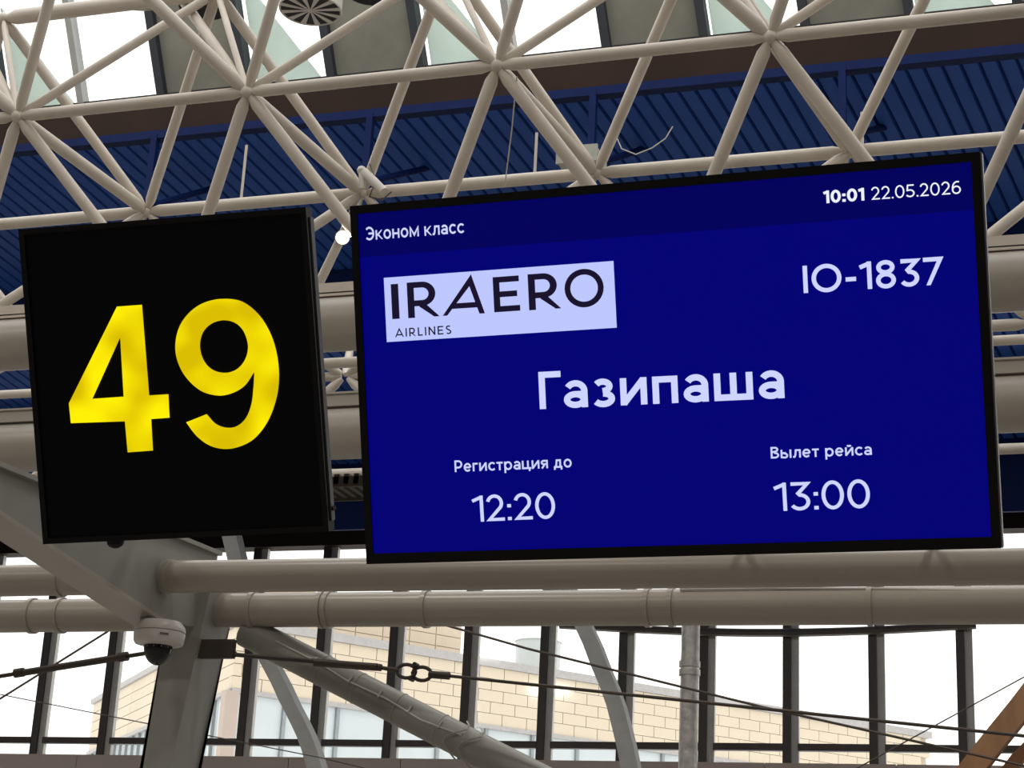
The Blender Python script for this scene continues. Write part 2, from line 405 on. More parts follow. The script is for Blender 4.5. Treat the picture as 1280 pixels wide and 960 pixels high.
MB().hexa([V3(XL-.02, far_top[0], far_top[1]), V3(XR+.02, far_top[0], far_top[1]), V3(XR+.02, far_top[0], far_top[1]+.016), V3(XL-.02, far_top[0], far_top[1]+.016),
           V3(XL-.02, exT[0], exT[1]), V3(XR+.02, exT[0], exT[1]), V3(XR+.02, exT[0], exT[1]+.016), V3(XL-.02, exT[0], exT[1]+.016)]).build('top_flange', 'grey_steel', beam)
aA = onX(205, 721, XR); aB = onX(264, 763, XR)
YA, YB = aA[1], aB[1]
rA = 22.5*YA*1.02/F; rB = 23.2*YB*1.02/F
def pipe(a, b, r, label, rings=(), seam=()):
    t = thing('round_pipe', ((a[0]+b[0])/2, a[1], a[2]-r), label, 'pipe')
    MB().tube(a, b, r, 40).build('pipe', 'beige_pipe', t, smooth=True)
    d = unit(np.asarray(b)-np.asarray(a))
    for px in rings:
        xx = onY(px, 763, a[1])[0]; c = np.asarray(a) + d*((xx-a[0])/d[0])
        MB().tube(c-d*.009, c+d*.009, r+.006, 40).build('clamp_ring', 'beige_pipe', t, smooth=True)
    return t
eA = onY(1300, 708, YA); eB = onY(1300, 756, YB)
eA = aA + (eA-aA)*2.6; eB = aB + (eB-aB)*2.6
pA = pipe(aA - V3(.03, 0, 0), eA, rA, 'thick beige pipe running just below the display, upper of pair', (208,))
pB = pipe(aB - V3(.03, 0, 0), eB, rB, 'thick beige pipe with clamp rings, lower of pair below the display', (266, 317, 403, 411, 533, 810, 840, 1088))
lA = onY(-40, 727, YA); lB = onY(-40, 771, YB)
pA2 = pipe(V3(XL+.03, YA, lA[2]-.0), V3(lA[0]-.6, YA, lA[2]), rA, 'upper thick beige pipe stub left of the haunched beam', (72,))
pB2 = pipe(V3(XL+.03, YB, lB[2]), V3(lB[0]-.6, YB, lB[2]), rB, 'lower thick beige pipe stub left of the haunched beam', (42, 78))
# column
def colpt(fl, fr, bk):
    q0 = onY(*fl, YB-.12); q1 = onY(*fr, YB-.12); q2 = onX(*bk, q1[0]); return q0, q1, q2
tops = colpt((207, 786), (252, 786), (290, 786)); bots = colpt((177, 970), (211, 970), (245, 970))
wT = tops[1][0]-tops[0][0]; dT = min(max(tops[2][1]-tops[1][1], .12), .4)*.85
ztop = float(kn[1]) + .03
def corner(q, z):
    t, bo = tops[q], bots[q]; s = (z - bo[2])/(t[2]-bo[2]); return bo + (t-bo)*s
cx0 = lambda z: corner(0, z)[0]
cx1 = lambda z: corner(1, z)[0]
yF = YB-.12; 
colm = thing('leaning_column', (cx0(0), yF, 0), 'leaning grey box steel column below the dome camera', 'column')
zt = far_top[1]-.1
MB().hexa([(cx0(0), yF, 0), (cx1(0), yF, 0), (cx1(0), yF+dT, 0), (cx0(0), yF+dT, 0),
           (cx0(zt), yF, zt), (cx1(zt), yF, zt), (cx1(zt), yF+dT, zt), (cx0(zt), yF+dT, zt)]).build('shaft', 'grey_steel', colm)
MB().box((cx0(0)-.06, yF-.06, 0), (cx1(0)+.06, yF+dT+.06, .02)).build('base_plate', 'grey_steel', colm)
gp0 = onY(250, 800, yF+.03); gp1 = onY(292, 823, yF+.03)
MB().box((cx1(gp0[2])-.01, gp0[1]-.012, gp1[2]), (gp1[0], gp0[1]+.012, gp0[2])).build('gusset_plate', 'dark_steel', colm)
# raking tube
yb = yF + dT*.5 + .05
b0 = onY(296, 784, yb); b1 = onY(404, 838, yb); b2 = onY(569, 922, yb)
dirb = unit(b2-b1); be = b2 + dirb*1.0
brace = thing('raking_tube', b0, 'long grey tube raking down from the column head', 'pipe')
rb_ = 21*yb*1.03/F
MB().tube(b1 - dirb*.36, be, rb_, 32).build('tube', 'grey_steel', brace, smooth=True)
for t in (.0, .16, .34, .52): 
    c = b1 + dirb*t; MB().tube(c-dirb*.0015, c+dirb*.0015, rb_+.002, 32).build('seam', 'beige_pipe', brace, smooth=True)
off = unit(np.cross(np.cross(dirb, V3(0, -1, .35)), dirb))*rb_
MB().path([b1-dirb*.2+off*1.02, b1+off*1.0, b1+dirb*.12+off*1.02-V3(0, 0, .012), b1+dirb*.3+off*1.03-V3(0, 0, .006), b1+dirb*.45+off*1.02-V3(0, 0, .018), b1+dirb*.62+off*1.04], .004).build('wire', 'pale_wire', brace)
for t in (-.02, .14, .27, .4, .53):
    c = b1 + dirb*t + off*1.01; MB().obox(c, dirb, unit(off), unit(np.cross(dirb, off)), .005, .010, .03).build('clip', 'pale_wire', brace)
for t in (.60, .66):
    c = b1 + dirb*t
    pts = []
    for a in range(0, 13):
        an = math.radians(-60+a*20); u = unit(off); w = unit(np.cross(dirb, u)); pts.append(c + (u*math.cos(an)+w*math.sin(an))*(rb_+.012) + dirb*.03*math.sin(a))
    MB().path(pts, .0028).build('cable_tie', 'grey_duct', brace)

# tension cables
yC = yF + .03
tc = thing('tension_cable', onY(290, 818, yC), 'dark tension cable with turnbuckle shackle anchored at the column', 'cable')
c0 = onY(290, 818, yC); c1 = onY(335, 822, yC); c2 = onY(425, 829, yC); c3 = onY(472, 834, yC); c4 = onY(497, 838, yC); c5 = onY(540, 843, yC); c6 = onY(562, 845, yC); c7 = onY(1300, 922, yC)
MB().tube(c1, c2, .009, 10).build('rod', 'dark_steel', tc, smooth=True)
MB().tube(c2-V3(.1, 0, -.003), c3, .014, 12).build('sleeve', 'cable_steel', tc, smooth=True)
MB().tube(c0, c1, .008, 10).build('rod', 'dark_steel', tc, smooth=True)
MB().lathe(c3, c4-c3, [(0, .008), (.004, .013), (.014, .013), (.018, .007), (.05, .008), (.085, .008)], 12).build('threaded_end', 'cable_steel', tc, smooth=True)
def ring(c, rx, ry, r, name, par, ang=0):
    pts = []
    for a in range(17):
        t = 2*math.pi*a/16; u, v = rx*math.cos(t), ry*math.sin(t); pts.append(c + V3(u*math.cos(ang)-v*math.sin(ang), 0, u*math.sin(ang)+v*math.cos(ang)))
    MB().path(pts, r, 8).build(name, 'cable_steel', par, smooth=True)
ring(onY(508, 839, yC), .036, .024, .0068, 'shackle', tc, -.06); ring(onY(527, 842, yC)+V3(0, .004, 0), .036, .024, .0068, 'shackle', tc, -.1)
for q in ((520, 831), (514, 849)):
    c = onY(*q, yC); MB().tube(c-V3(0, .018, 0), c+V3(0, .018, 0), .0075, 10).build('pin', 'dark_steel', tc, smooth=True)
ring(onY(290, 818, yC), .018, .010, .005, 'shackle', tc); 
MB().tube(c5-V3(.01,0,0), c6, .0135, 12).build('ferrule', 'cable_steel', tc, smooth=True)
MB().tube(c6, c7, .0058, 8).build('cable', 'cable_steel', tc, smooth=True)
def wire(name, pts, r, label, cat, m='cable_steel'):
    o = MB().path(pts, r).build(name, m, smooth=True); return tag(o, label, cat)
wire('tension_cable', [onY(545, 778, 7.2), onY(660, 811, 7.2), onY(950, 883, 7.2), onY(1310, 964, 7.2)], .0055, 'second dark cable sloping down from beneath the ringed pipe', 'cable')
wire('thin_wire', [onY(-20, 864, 7.6), onY(187, 905, 7.8), onY(400, 947, 8), onY(560, 985, 8.2)], .0028, 'very thin dark wire passing behind the leaning column', 'wire')
wire('thin_wire', [onY(1050, 972, 9), onY(1165, 909, 9), onY(1310, 830, 9)], .0035, 'thin wire crossing the rightmost panes up to the right', 'wire')
wire('thin_wire', [onY(-20, 886, 7.2), onY(60, 836, 7.2), onY(140, 786, 7.2)], .005, 'thin dark cable rising to the lower pipe stub', 'wire')
tr = thing('tie_rod', onY(100, 830, yC), 'dark tie rod with sleeves left of the dome camera', 'rod')
l0 = onY(-30, 850, yC); l1 = onY(205, 813, yC); dl = unit(l1-l0)
MB().tube(l0, l1, .008, 10).build('rod', 'cable_steel', tr, smooth=True)
s0 = onY(28, 841, yC); s1 = onY(148, 822, yC); MB().tube(s0, s1, .0135, 12).build('sleeve', 'dark_steel', tr, smooth=True)
for q in ((24, 841), (154, 821)):
    c = onY(*q, yC); MB().tube(c-dl*.018, c+dl*.018, .018, 12).build('collar', 'dark_steel', tr, smooth=True)
wire('thin_cable', [onY(850, 737, YB-.7*rB), onY(960, 735.5, YB-.66*rB), onY(1088, 736, YB-.66*rB), onY(1300, 739, YB-.7*rB)], .005, 'pale cable lying on top of the ringed pipe', 'cable', 'pale_wire')

# dome camera
yK = kn[0]-.08; dc = onY(200, 788, yK); s = yK/F*1.03
dome = thing('dome_security_camera', dc, 'white round dome security camera under the haunched beam', 'security camera')
R = 35*s
MB().lathe(dc, (0, 0, -1), [(-.03, R*.8), (-.012, R*.97), (0, R), (.006, R)], 40).build('mount_plate', 'camera_white', dome, smooth=True)
MB().lathe(dc, (0, 0, -1), [(.006, R*.93), (.010, R*.93)], 40).build('recess_ring', 'camera_white', dome)
hz = MB().lathe(dc, (0, 0, -1), [(.010, R*.99), (.013, R), (.040, R*.98), (.050, R*.92), (.056, R*.6), (.056, .0)], 40).build('housing', 'camera_white', dome, smooth=True)
MB().lathe(dc, (0, 0, -1), [(.050, R*.56)] + [(.056+.068*math.sin(math.radians(a)), R*.56*math.cos(math.radians(a))) for a in range(0, 91, 10)], 32).build('dome', 'camera_dome', dome, smooth=True)
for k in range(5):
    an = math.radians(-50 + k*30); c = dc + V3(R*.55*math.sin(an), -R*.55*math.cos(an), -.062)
    MB().lathe(c, (0, -1, 0), [(-.002, .002), (.0, .003), (.002, .001)], 8).build('glint_dot', 'glint_grey', dome)  # pale beads stand in for bright reflections along the dome rim
c = dc + V3(R*.62, -R*.785, -.025)
MB().obox(c, unit(V3(.785, .62, 0)), V3(0, 0, 1), unit(V3(.62, -.785, 0)), .03, .007, .002).build('nameplate', 'camera_mark', hz if False else dome)
# bracket joining camera to beam
sx_ = min(XR-.03, dc[0]-.01); MB().tube((sx_, dc[1], dc[2]+.012), (sx_, dc[1], kn[1] + .09), .026, 20).build('mount_stem', 'grey_steel', dome, smooth=True)

# ------------------------------------------------------------------ sign frames (rectangles solved from their four corners)
def para(TL, TR, BR, BL, width):
    a, b_, c, d = [ray(*p) for p in (TL, TR, BR, BL)]
    s = np.linalg.solve(np.array([b_, -c, d]).T, a); Pn = [a, s[0]*b_, s[1]*c, s[2]*d]
    k = width/np.linalg.norm((Pn[1]+Pn[2]-Pn[0]-Pn[3])/2); return [CAM + k*p for p in Pn]
class Sign:
    def __init__(s, quad, width):
        q = para(*quad, width); s.c = sum(q)/4
        s.U = unit(q[1]+q[2]-q[0]-q[3]); v = unit(q[0]+q[1]-q[2]-q[3]); s.V = unit(v - (v@s.U)*s.U); s.N = np.cross(s.U, s.V)
        s.w = width; s.h = float(np.dot((q[0]+q[1]-q[2]-q[3])/2, s.V))
    def at(s, u, v, n=0): return s.c + s.U*u + s.V*v + s.N*n
    def uv(s, px, py):
        p = onPl(px, py, s.c, s.N) - s.c; return np.array([p@s.U, p@s.V])
    def box(s, m, u0, u1, v0, v1, n0, n1):
        f = lambda n: [s.at(u0, v0, n), s.at(u1, v0, n), s.at(u1, v1, n), s.at(u0, v1, n)]
        return m.hexa(f(n0) + f(n1))

# ------------------------------------------------------------------ stroke lettering
def arc(cx, cy, rx, ry, a0, a1, n=22):
    return [(cx + rx*math.cos(math.radians(a0+(a1-a0)*i/n)), cy + ry*math.sin(math.radians(a0+(a1-a0)*i/n))) for i in range(n+1)]
XH = .72
def glyph(ch, w):
    h = w/2; x = XH
    el = lambda W, cy, H: [arc(W/2, cy, W/2-h, H/2-h, 0, 360, 32)]
    st = lambda X, y0, y1: [(X, y0), (X, y1)]
    if ch == '0': return el(.72, .5, 1.02), .72
    if ch == 'O': return el(1.04, .5, 1.04), 1.04
    if ch == 'о': return el(.70, x/2, x+.03), .70
    if ch == '1': W = .40; return [st(W-h, 0, 1), [(0, .80), (W-h, 1-h)]], W
    if ch == '2': W = .66; return [arc(.31, .68, .31-h*.9, .34-h, 165, -38) + [(.10, h), (W, h)]], W
    if ch == '3': W = .66; return [[(.04, 1-h), (.58, 1-h), (.27, .60)] + arc(.31, .30, .34-h, .30-h*.9, 88, -150)], W
    if ch == '5': W = .66; return [[(.60, 1-h), (.13, 1-h), (.09, .54)] + arc(.29, .31, .36-h, .30-h*.8, 108, -150)], W
    if ch == '6': W = .68; return [arc(.34, .32, .34-h, .33-h, 0, 360, 30), arc(.42, .46, .42-h, .55-h, 68, 195)], W
    if ch == '7': W = .64; return [[(0, 1-h), (W-.06, 1-h), (.15, -.08)]], W
    if ch == '8': W = .68; return [arc(W/2, .75, .29-h*.7, .26-h, 0, 360, 28), arc(W/2, .28, .34-h, .29-h*.9, 0, 360, 28)], W
    if ch == ':': d = w*1.15; return [[(0, d/2), (d, d/2)], [(0, .56), (d, .56)]], d
    if ch == '.': d = w*1.15; return [[(0, d/2), (d, d/2)]], d
    if ch == '-': return [[(0, .40), (.36, .40)]], .36
    if ch == 'I': return [st(h, 0, 1)], w
    if ch == 'R': W = .74; return [st(h, 0, 1), [(h, 1-h), (.36, 1-h)] + arc(.36, .66, .32-h, .34-h, 90, -90, 16) + [(h, .32+h)], [(.34, .36), (W-h*1.15+.05, -.08)]], W
    if ch == 'A': W = .92; return [[(h*.6-.03, -.08), (W/2, 1-.06), (W-h*.6+.03, -.08)], [(.18, .27), (W-.18, .27)]], W
    if ch == 'Λ': W = 1.06; return [[(.0, -.08), (.71, .93), (.99, -.08)], [(.20, .25), (.92, .25)]], W     # the leaning A of the airline logo
    if ch == 'E': W = .66; return [st(h, 0, 1), [(h, 1-h), (W, 1-h)], [(h, .5), (W-.06, .5)], [(h, h), (W, h)]], W
    if ch == 'L': return [[(h, 1), (h, h), (.56, h)]], .56
    if ch == 'N': W = .78; return [st(h, 0, 1), [(h, 1-h*.6), (W-h, h*.6)], st(W-h, 0, 1)], W
    if ch == 'S': W = .64; return [arc(W/2, .75, .30-h, .26-h, 35, 230, 16) + arc(W/2, .27, .32-h, .28-h, 70, -145, 18)], W
    if ch == 'Э': W = .82; return [arc(.36, .5, .46-h, .52-h, 135, -135), [(.28, .5), (W-h, .5)]], W
    if ch == 'Г': return [[(h, 0), (h, 1-h), (.58, 1-h)]], .50
    if ch == 'Р': W = .70; return [st(h, 0, 1), [(h, 1-h), (.36, 1-h)] + arc(.36, .65, .34-h, .35-h, 90, -90, 16) + [(h, .30+h)]], W
    if ch == 'В': W = .70; return [st(h, 0, 1), [(h, 1-h), (.36, 1-h)] + arc(.36, .76, .29-h, .24-h, 90, -90, 14) + [(h, .52+h*.2)], [(.36, .52)] + arc(.36, .27, .34-h, .27-h, 90, -90, 14) + [(h, h)]], W
    if ch == 'к': W = .62; return [st(h, 0, x), [(W-.03, x+.06), (.22, x*.52), (W-.0, -.06)], [(h, x*.5), (.26, x*.5)]], W
    if ch == 'н': W = .66; return [st(h, 0, x), st(W-h, 0, x), [(h, x/2), (W-h, x/2)]], W
    if ch == 'м': W = .86; return [[(h, 0), (h, x-h*.4), (W/2, .14), (W-h, x-h*.4), (W-h, 0)]], W
    if ch == 'л': W = .66; return [[(W-h, 0), (W-h, x-h), (.24, x-h), (.20, .22), (.13, h), (0, h)]], W
    if ch == 'а': W = .62; return [[(W-h, 0), (W-h, .42)] + arc(W/2, .44, W/2-h, x-.43-h, 0, 150, 14), arc(W/2-.01, .215, W/2-h-.01, .225-h, 0, 360, 24), [(W*.45, .44-h), (W-h, .44-h)]], W
    if ch == 'с': W = .62; return [arc(.36, x/2, .36-h, x/2+.015-h, 42, 318)], W
    if ch == 'з': W = .56; return [arc(.25, x-.19, .26-h, .20-h*.9, 150, -90, 14), arc(.26, .20, .30-h, .215-h*.9, 90, -152, 16)], W
    if ch in 'ий': 
        W = .68; s = [st(h, 0, x), [(h, h*.5), (W-h, x-h*.5)], st(W-h, 0, x)]
        if ch == 'й': s.append(arc(W/2, x+.22, .15, .12, 200, 340, 10))
        return s, W
    if ch == 'п': W = .64; return [[(h, 0), (h, x-h), (W-h, x-h), (W-h, 0)]], W
    if ch == 'ш': W = .96; return [[(h, x), (h, h), (W-h, h), (W-h, x)], st(W/2, 0, x)], W
    if ch == 'е': W = .68; return [[(W-h*1.2, x/2), (h, x/2)], arc(W/2, x/2, W/2-h, x/2+.015-h, 0, 318)], W
    if ch == 'г': return [[(h, 0), (h, x-h), (.46, x-h)]], .46
    if ch == 'т': return [[(0, x-h), (.56, x-h)], st(.28, 0, x)], .56
    if ch == 'р': W = .70; return [st(h, -.26, x), arc(W/2, x/2, W/2-h, x/2+.015-h, 0, 360, 26)], W
    if ch == 'ц': W = .74; return [[(h, x), (h, h), (W, h), (W-.0, -.0)], st(W-.13-h, 0, x), [(W-h, h), (W-h, -.17)]], W
    if ch == 'я': W = .62; return [st(W-h, 0, x), [(W-h, x-h), (.26, x-h)] + arc(.26, x-.22, .26-h, .22-h, 90, 270, 14) + [(W-h, x-.44+h)], [(.30, .28), (h*1.1, 0)]], W
    if ch == 'д': W = .74; return [[(W-.1-h, h), (W-.1-h, x-h), (.26, x-h), (.22, .25), (.13, h)], [(h, -.16), (h, h), (W-h, h), (W-h, -.16)]], W
    if ch == 'ы': W = .90; return [st(h, 0, x), [(h, x*.60), (.36, x*.60)] + arc(.36, x*.30, .26-h, x*.30-h*.6, 90, -90, 14) + [(h, h)], st(W-h, 0, x)], W
    raise KeyError(ch)
def ribbon(m, pts, w, fn, n):
    pts = [np.array(p) for p in pts]; L = [pts[0]]
    for p in pts[1:]:
        if np.linalg.norm(p-L[-1]) > 1e-5: L.append(p)
    closed = np.linalg.norm(L[0]-L[-1]) < 1e-4
    if closed: L = L[:-1]
    k = len(L); lf_, rt_ = [], []
    for i in range(k):
        if closed: a, c = L[i-1], L[(i+1) % k]
        else: a, c = L[max(i-1, 0)], L[min(i+1, k-1)]
        d1 = L[i]-a; d2 = c-L[i]
        if np.linalg.norm(d1) < 1e-9: d1 = d2
        if np.linalg.norm(d2) < 1e-9: d2 = d1
        d1 = d1/np.linalg.norm(d1); d2 = d2/np.linalg.norm(d2)
        n1 = np.array([-d1[1], d1[0]]); n2 = np.array([-d2[1], d2[0]]); mt = n1+n2
        if np.linalg.norm(mt) < 1e-6: mt = n1
        mt = mt/np.linalg.norm(mt); s = min(1/max(mt@n1, .3), 2.2)
        lf_.append(L[i]+mt*w/2*s); rt_.append(L[i]-mt*w/2*s)
    v = [fn(p[0], p[1], n) for p in lf_] + [fn(p[0], p[1], n) for p in rt_]
    f = [(i, (i+1) % k, k+(i+1) % k, k+i) for i in range(k if closed else k-1)]
    m.add(v, f)
def lettering(sign, text, left, right, cap, w, material, parent, n=.0012, gap=.13, space=.52):
    """text set between the baseline points seen at left and right; cap = point at the top of the first capital"""
    p0 = sign.uv(*left); p1 = sign.uv(*right); H = sign.uv(*cap)[1] - p0[1]
    d = p1-p0; W = np.linalg.norm(d); d = d/W; up = np.array([-d[1], d[0]])
    x = 0; gl = []
    for ch in text:
        if ch == ' ': x += space - gap; continue
        s, gw = glyph(ch, w); gl.append((x, s, ch)); x += gw+gap
    nat = x-gap; sx = W/nat
    m = MB()
    fn = lambda u, v, nn: sign.at(*(p0 + d*u*sx + up*v*H), nn)
    # diagonal feet are cut level with the baseline (and the x-height for the small k)
    for gx, ss, ch in gl:
        lo, hi = (0, XH if ch == 'к' else 9) if ch in 'AΛR7к' else (-9, 9)
        f2 = lambda u, v, nn, lo=lo, hi=hi: fn(u, min(max(v, lo), hi), nn)
        for s in ss: ribbon(m, [(a+gx, b_) for a, b_ in s], w, f2, n)
    return m.build('lettering', material, parent)

# ------------------------------------------------------------------ flight information display
TV = Sign(((437, 258), (1224, 190), (1253, 685), (460, 705)), 1.24)
tv = thing('flight_information_display', TV.at(0, -TV.h/2, -.03), 'black flat screen showing blue flight details and white airline logo', 'display screen')
hw, hh = TV.w/2, TV.h/2
m = MB(); TV.box(m, -hw, hw, -hh, hh, -.055, -.006); m.build('housing', 'black_plastic', tv)
bl, br, bt, bb = .015, .017, .017, .021
for (u0, u1, v0, v1) in ((-hw, -hw+bl, -hh, hh), (hw-br, hw, -hh, hh), (-hw+bl, hw-br, hh-bt, hh), (-hw+bl, hw-br, -hh, -hh+bb)):
    m = MB(); TV.box(m, u0, u1, v0, v1, -.006, .004); m.build('bezel', 'bezel_black', tv)
m = MB(); TV.box(m, -hw+bl, hw-br, -hh+bb, hh-bt, -.006, 0); scr = m.build('screen', 'screen_blue', tv)
m = MB(); TV.box(m, -hw+bl, hw-br, hh-.105, hh-bt, -.004, .0004); m.build('header_band', 'screen_header', scr)
m = MB(); TV.box(m, hw, hw+.003, -hh, hh, -.05, -.004); m.build('side_trim', 'trim_silver', tv)
for u in (-.3, .3):
    m = MB(); TV.box(m, u-.03, u+.03, -.2, .2, -.085, -.055); m.build('mount_rail', 'dark_steel', tv)
lettering(TV, 'Эконом класс', (457.5, 300.5), (580.5, 291), (457, 284.2), .15, 'screen_text', scr)
lettering(TV, '10:01', (1030, 254.4), (1080.7, 250.6), (1029.5, 238.6), .21, 'screen_white', scr, gap=.10)
lettering(TV, '22.05.2026', (1089.4, 250), (1201.4, 242), (1089, 234.2), .115, 'screen_white', scr)
lettering(TV, 'IO-1837', (1004.8, 366.5), (1179, 355.5), (1003.5, 332.4), .155, 'screen_text', scr, gap=.14)
lettering(TV, 'Газипаша', (675, 511.5), (981, 497.5), (673, 465), .165, 'screen_text', scr, gap=.14)
lettering(TV, 'Регистрация до', (568.8, 590), (715, 584), (568, 575.6), .152, 'screen_text', scr)
lettering(TV, 'Вылет рейса', (963.8, 573.2), (1090, 568.5), (963, 558.8), .152, 'screen_text', scr)
lettering(TV, '12:20', (592, 652.5), (695, 647.8), (590.5, 620), .125, 'screen_text', scr, gap=.11)
lettering(TV, '13:00', (969, 639), (1088.5, 634.6), (967.5, 603.8), .125, 'screen_text', scr, gap=.11)
lq = [TV.uv(*q) for q in ((479.4, 347.3), (766.6, 326.4), (771.2, 409.4), (484.4, 427.7))]
lc = sum(lq)/4; lw = ((lq[1]+lq[2]-lq[0]-lq[3])/2)[0]/2; lh = ((lq[0]+lq[1]-lq[2]-lq[3])/2)[1]/2
m = MB(); TV.box(m, lc[0]-lw, lc[0]+lw, lc[1]-lh, lc[1]+lh, -.002, .0012)
logo = m.build('logo_panel', 'logo_ground', tv)
# logo letters placed one by one as drawn
OFF = lambda a, b_: (440 + a*.28125, 300 + b_*.28125)
for ch, xa, xb, ya, yb_, cap_, wt in (('I', 181, 213, 352, 350, 197, .19), ('R', 252, 388, 348, 339, 190, .165), ('Λ', 415, 592, 337, 326, 176, .15), ('E', 634, 750, 322, 314, 166, .165), ('R', 789, 928, 313, 304, 153, .165), ('O', 949, 1123, 301, 292, 137, .155)):
    pl_ = OFF(xa, ya); pr = OFF(xb, yb_); cp = OFF(xa-8, cap_)
    if ch == 'I': 
        a = TV.uv(*pl_); H = TV.uv(*cp)[1]-a[1]; W = TV.uv(*pr)[0]-a[0]
        m = MB(); TV.box(m, a[0], a[0]+W, a[1], a[1]+H, .001, .0024); m.build('lettering', 'logo_ink', logo)
    else: lettering(TV, ch, pl_, pr, cp, wt, 'logo_ink', logo, n=.0024)
lettering(TV, 'AIRLINES', (495, 421.6), (564.8, 417.4), (494.5, 411), .155, 'logo_ink', logo, n=.0024, gap=.26)

# ------------------------------------------------------------------ gate number sign
GS = Sign(((25, 287), (384, 259), (411, 664), (54, 680)), .63)
gs = thing('desk_number_sign', GS.at(0, -GS.h/2, -.06), 'square black lightbox sign with glowing yellow number 49', 'sign')
hw, hh = GS.w/2, GS.h/2; DP = -.038
m = MB(); GS.box(m, -hw, hw, -hh, hh, DP, -.004); m.build('housing', 'black_plastic', gs)
fw = .012
for (u0, u1, v0, v1) in ((-hw, -hw+fw, -hh, hh), (hw-fw, hw, -hh, hh), (-hw+fw, hw-fw, hh-fw, hh), (-hw+fw, hw-fw, -hh, -hh+fw)):
    m = MB(); GS.box(m, u0, u1, v0, v1, -.004, .005); m.build('frame_edge', 'bezel_black', gs)
m = MB(); GS.box(m, -hw+fw, hw-fw, -hh+fw, hh-fw, -.004, 0); face = m.build('face_panel', 'black_panel', gs)
m = MB(); GS.box(m, hw, hw+.004, -hh+.02, hh-.02, DP+.004, -.010); m.build('side_cover', 'side_grey', gs)
for n in (-.016, -.029):
    c = GS.at(hw+.004, -hh+.045, n); MB().tube(c - GS.U*.002, c + GS.U*.004, .0045, 12).build('bolt', 'black_hole', gs)
c = GS.uv(140, 678); c = GS.at(c[0], -hh, -.019); MB().lathe(c, -GS.V, [(-.004, .018), (.008, .018), (.014, .014), (.018, .006)], 20).build('cable_gland', 'black_hole', gs)
m = MB(); GS.box(m, -.16, .16, -.03, .03, DP-.03, DP); m.build('mount_rail', 'dark_steel', gs)
Q = lambda a, b_: GS.uv(60 + a*.25, 350 + b_*.25)
def cr(pts, n=6):   # smooth closed outline through points
    pts = [np.array(p, float) for p in pts]; k = len(pts); o = []
    for i in range(k):
        a, b_, c, d = pts[i-1], pts[i], pts[(i+1) % k], pts[(i+2) % k]
        for j in range(n):
            t = j/n; o.append(.5*((2*b_) + (c-a)*t + (2*a-5*b_+4*c-d)*t*t + (3*b_-a-3*c+d)*t**3))
    return o
def cro(pts, n=6):  # open
    pts = [np.array(p, float) for p in pts]; pts = [2*pts[0]-pts[1]] + pts + [2*pts[-1]-pts[-2]]; o = []
    for i in range(1, len(pts)-2):
        a, b_, c, d = pts[i-1], pts[i], pts[i+1], pts[i+2]
        for j in range(n):
            t = j/n; o.append(.5*((2*b_) + (c-a)*t + (2*a-5*b_+4*c-d)*t*t + (3*b_-a-3*c+d)*t**3))
    return o + [pts[-2]]
four = [(348, 133), (470, 124), (506, 577), (602, 571), (608, 688), (516, 695), (525, 852), (402, 861), (388, 706), (118, 715), (108, 616)]
hole4 = [(364, 280), (382, 583), (222, 594)]
m = MB().prism([tuple(Q(*p)) for p in four], [[tuple(Q(*p)) for p in hole4]], 0, .004, GS.at); m.build('digit', 'digit_yellow', face)
nine = cro([(1034, 455), (985, 527), (920, 566), (850, 577), (765, 552), (690, 482), (648, 395), (641, 310), (664, 225), (718, 155), (790, 111), (880, 94), (975, 110), (1060, 180), (1118, 280), (1148, 390), (1155, 500), (1140, 600), (1100, 705), (1035, 790), (960, 832), (885, 844), (810, 826), (745, 778), (694, 711)]) \
     + cro([(794, 671), (838, 718), (890, 738), (945, 731), (992, 690), (1020, 620), (1030, 540), (1034, 470)])
hole9 = cr([(882, 201), (940, 215), (982, 258), (1003, 330), (988, 398), (945, 447), (885, 464), (822, 448), (778, 400), (760, 330), (775, 262), (820, 217)])
m = MB().prism([tuple(Q(*p)) for p in nine], [[tuple(Q(*p)) for p in hole9]], 0, .004, GS.at); m.build('digit', 'digit_yellow', face)
# arms carrying both signs back to the pipe
for sg, par, us, dp in ((TV, tv, ((-.3, None), (.3, None)), -.085), (GS, gs, (), DP-.03)):
    for u, xe in us:
        a = sg.at(u, .16, dp+.012); xe = a[0] if xe is None else xe
        zA = aA[2] + (eA[2]-aA[2])*(xe-aA[0])/(eA[0]-aA[0])
        e = V3(xe, YA, zA+rA+.03)
        MB().tube(a, e, .013, 12).build('support_arm', 'dark_steel', par, smooth=True)
        MB().box((e[0]-.018, e[1]-.018, zA+rA-.008), (e[0]+.018, e[1]+.018, e[2]+.015)).build('pipe_clamp', 'beige_pipe', par)

for px, py, u in ((120, 628, -.12), (190, 656, .05)):
    yy, zz = yz(px, py); a = GS.at(u, 0, DP-.02)
    MB().tube(a, (XR-BW/2, yy, zz+.0), .018, 12).build('support_arm', 'dark_steel', gs, smooth=True)

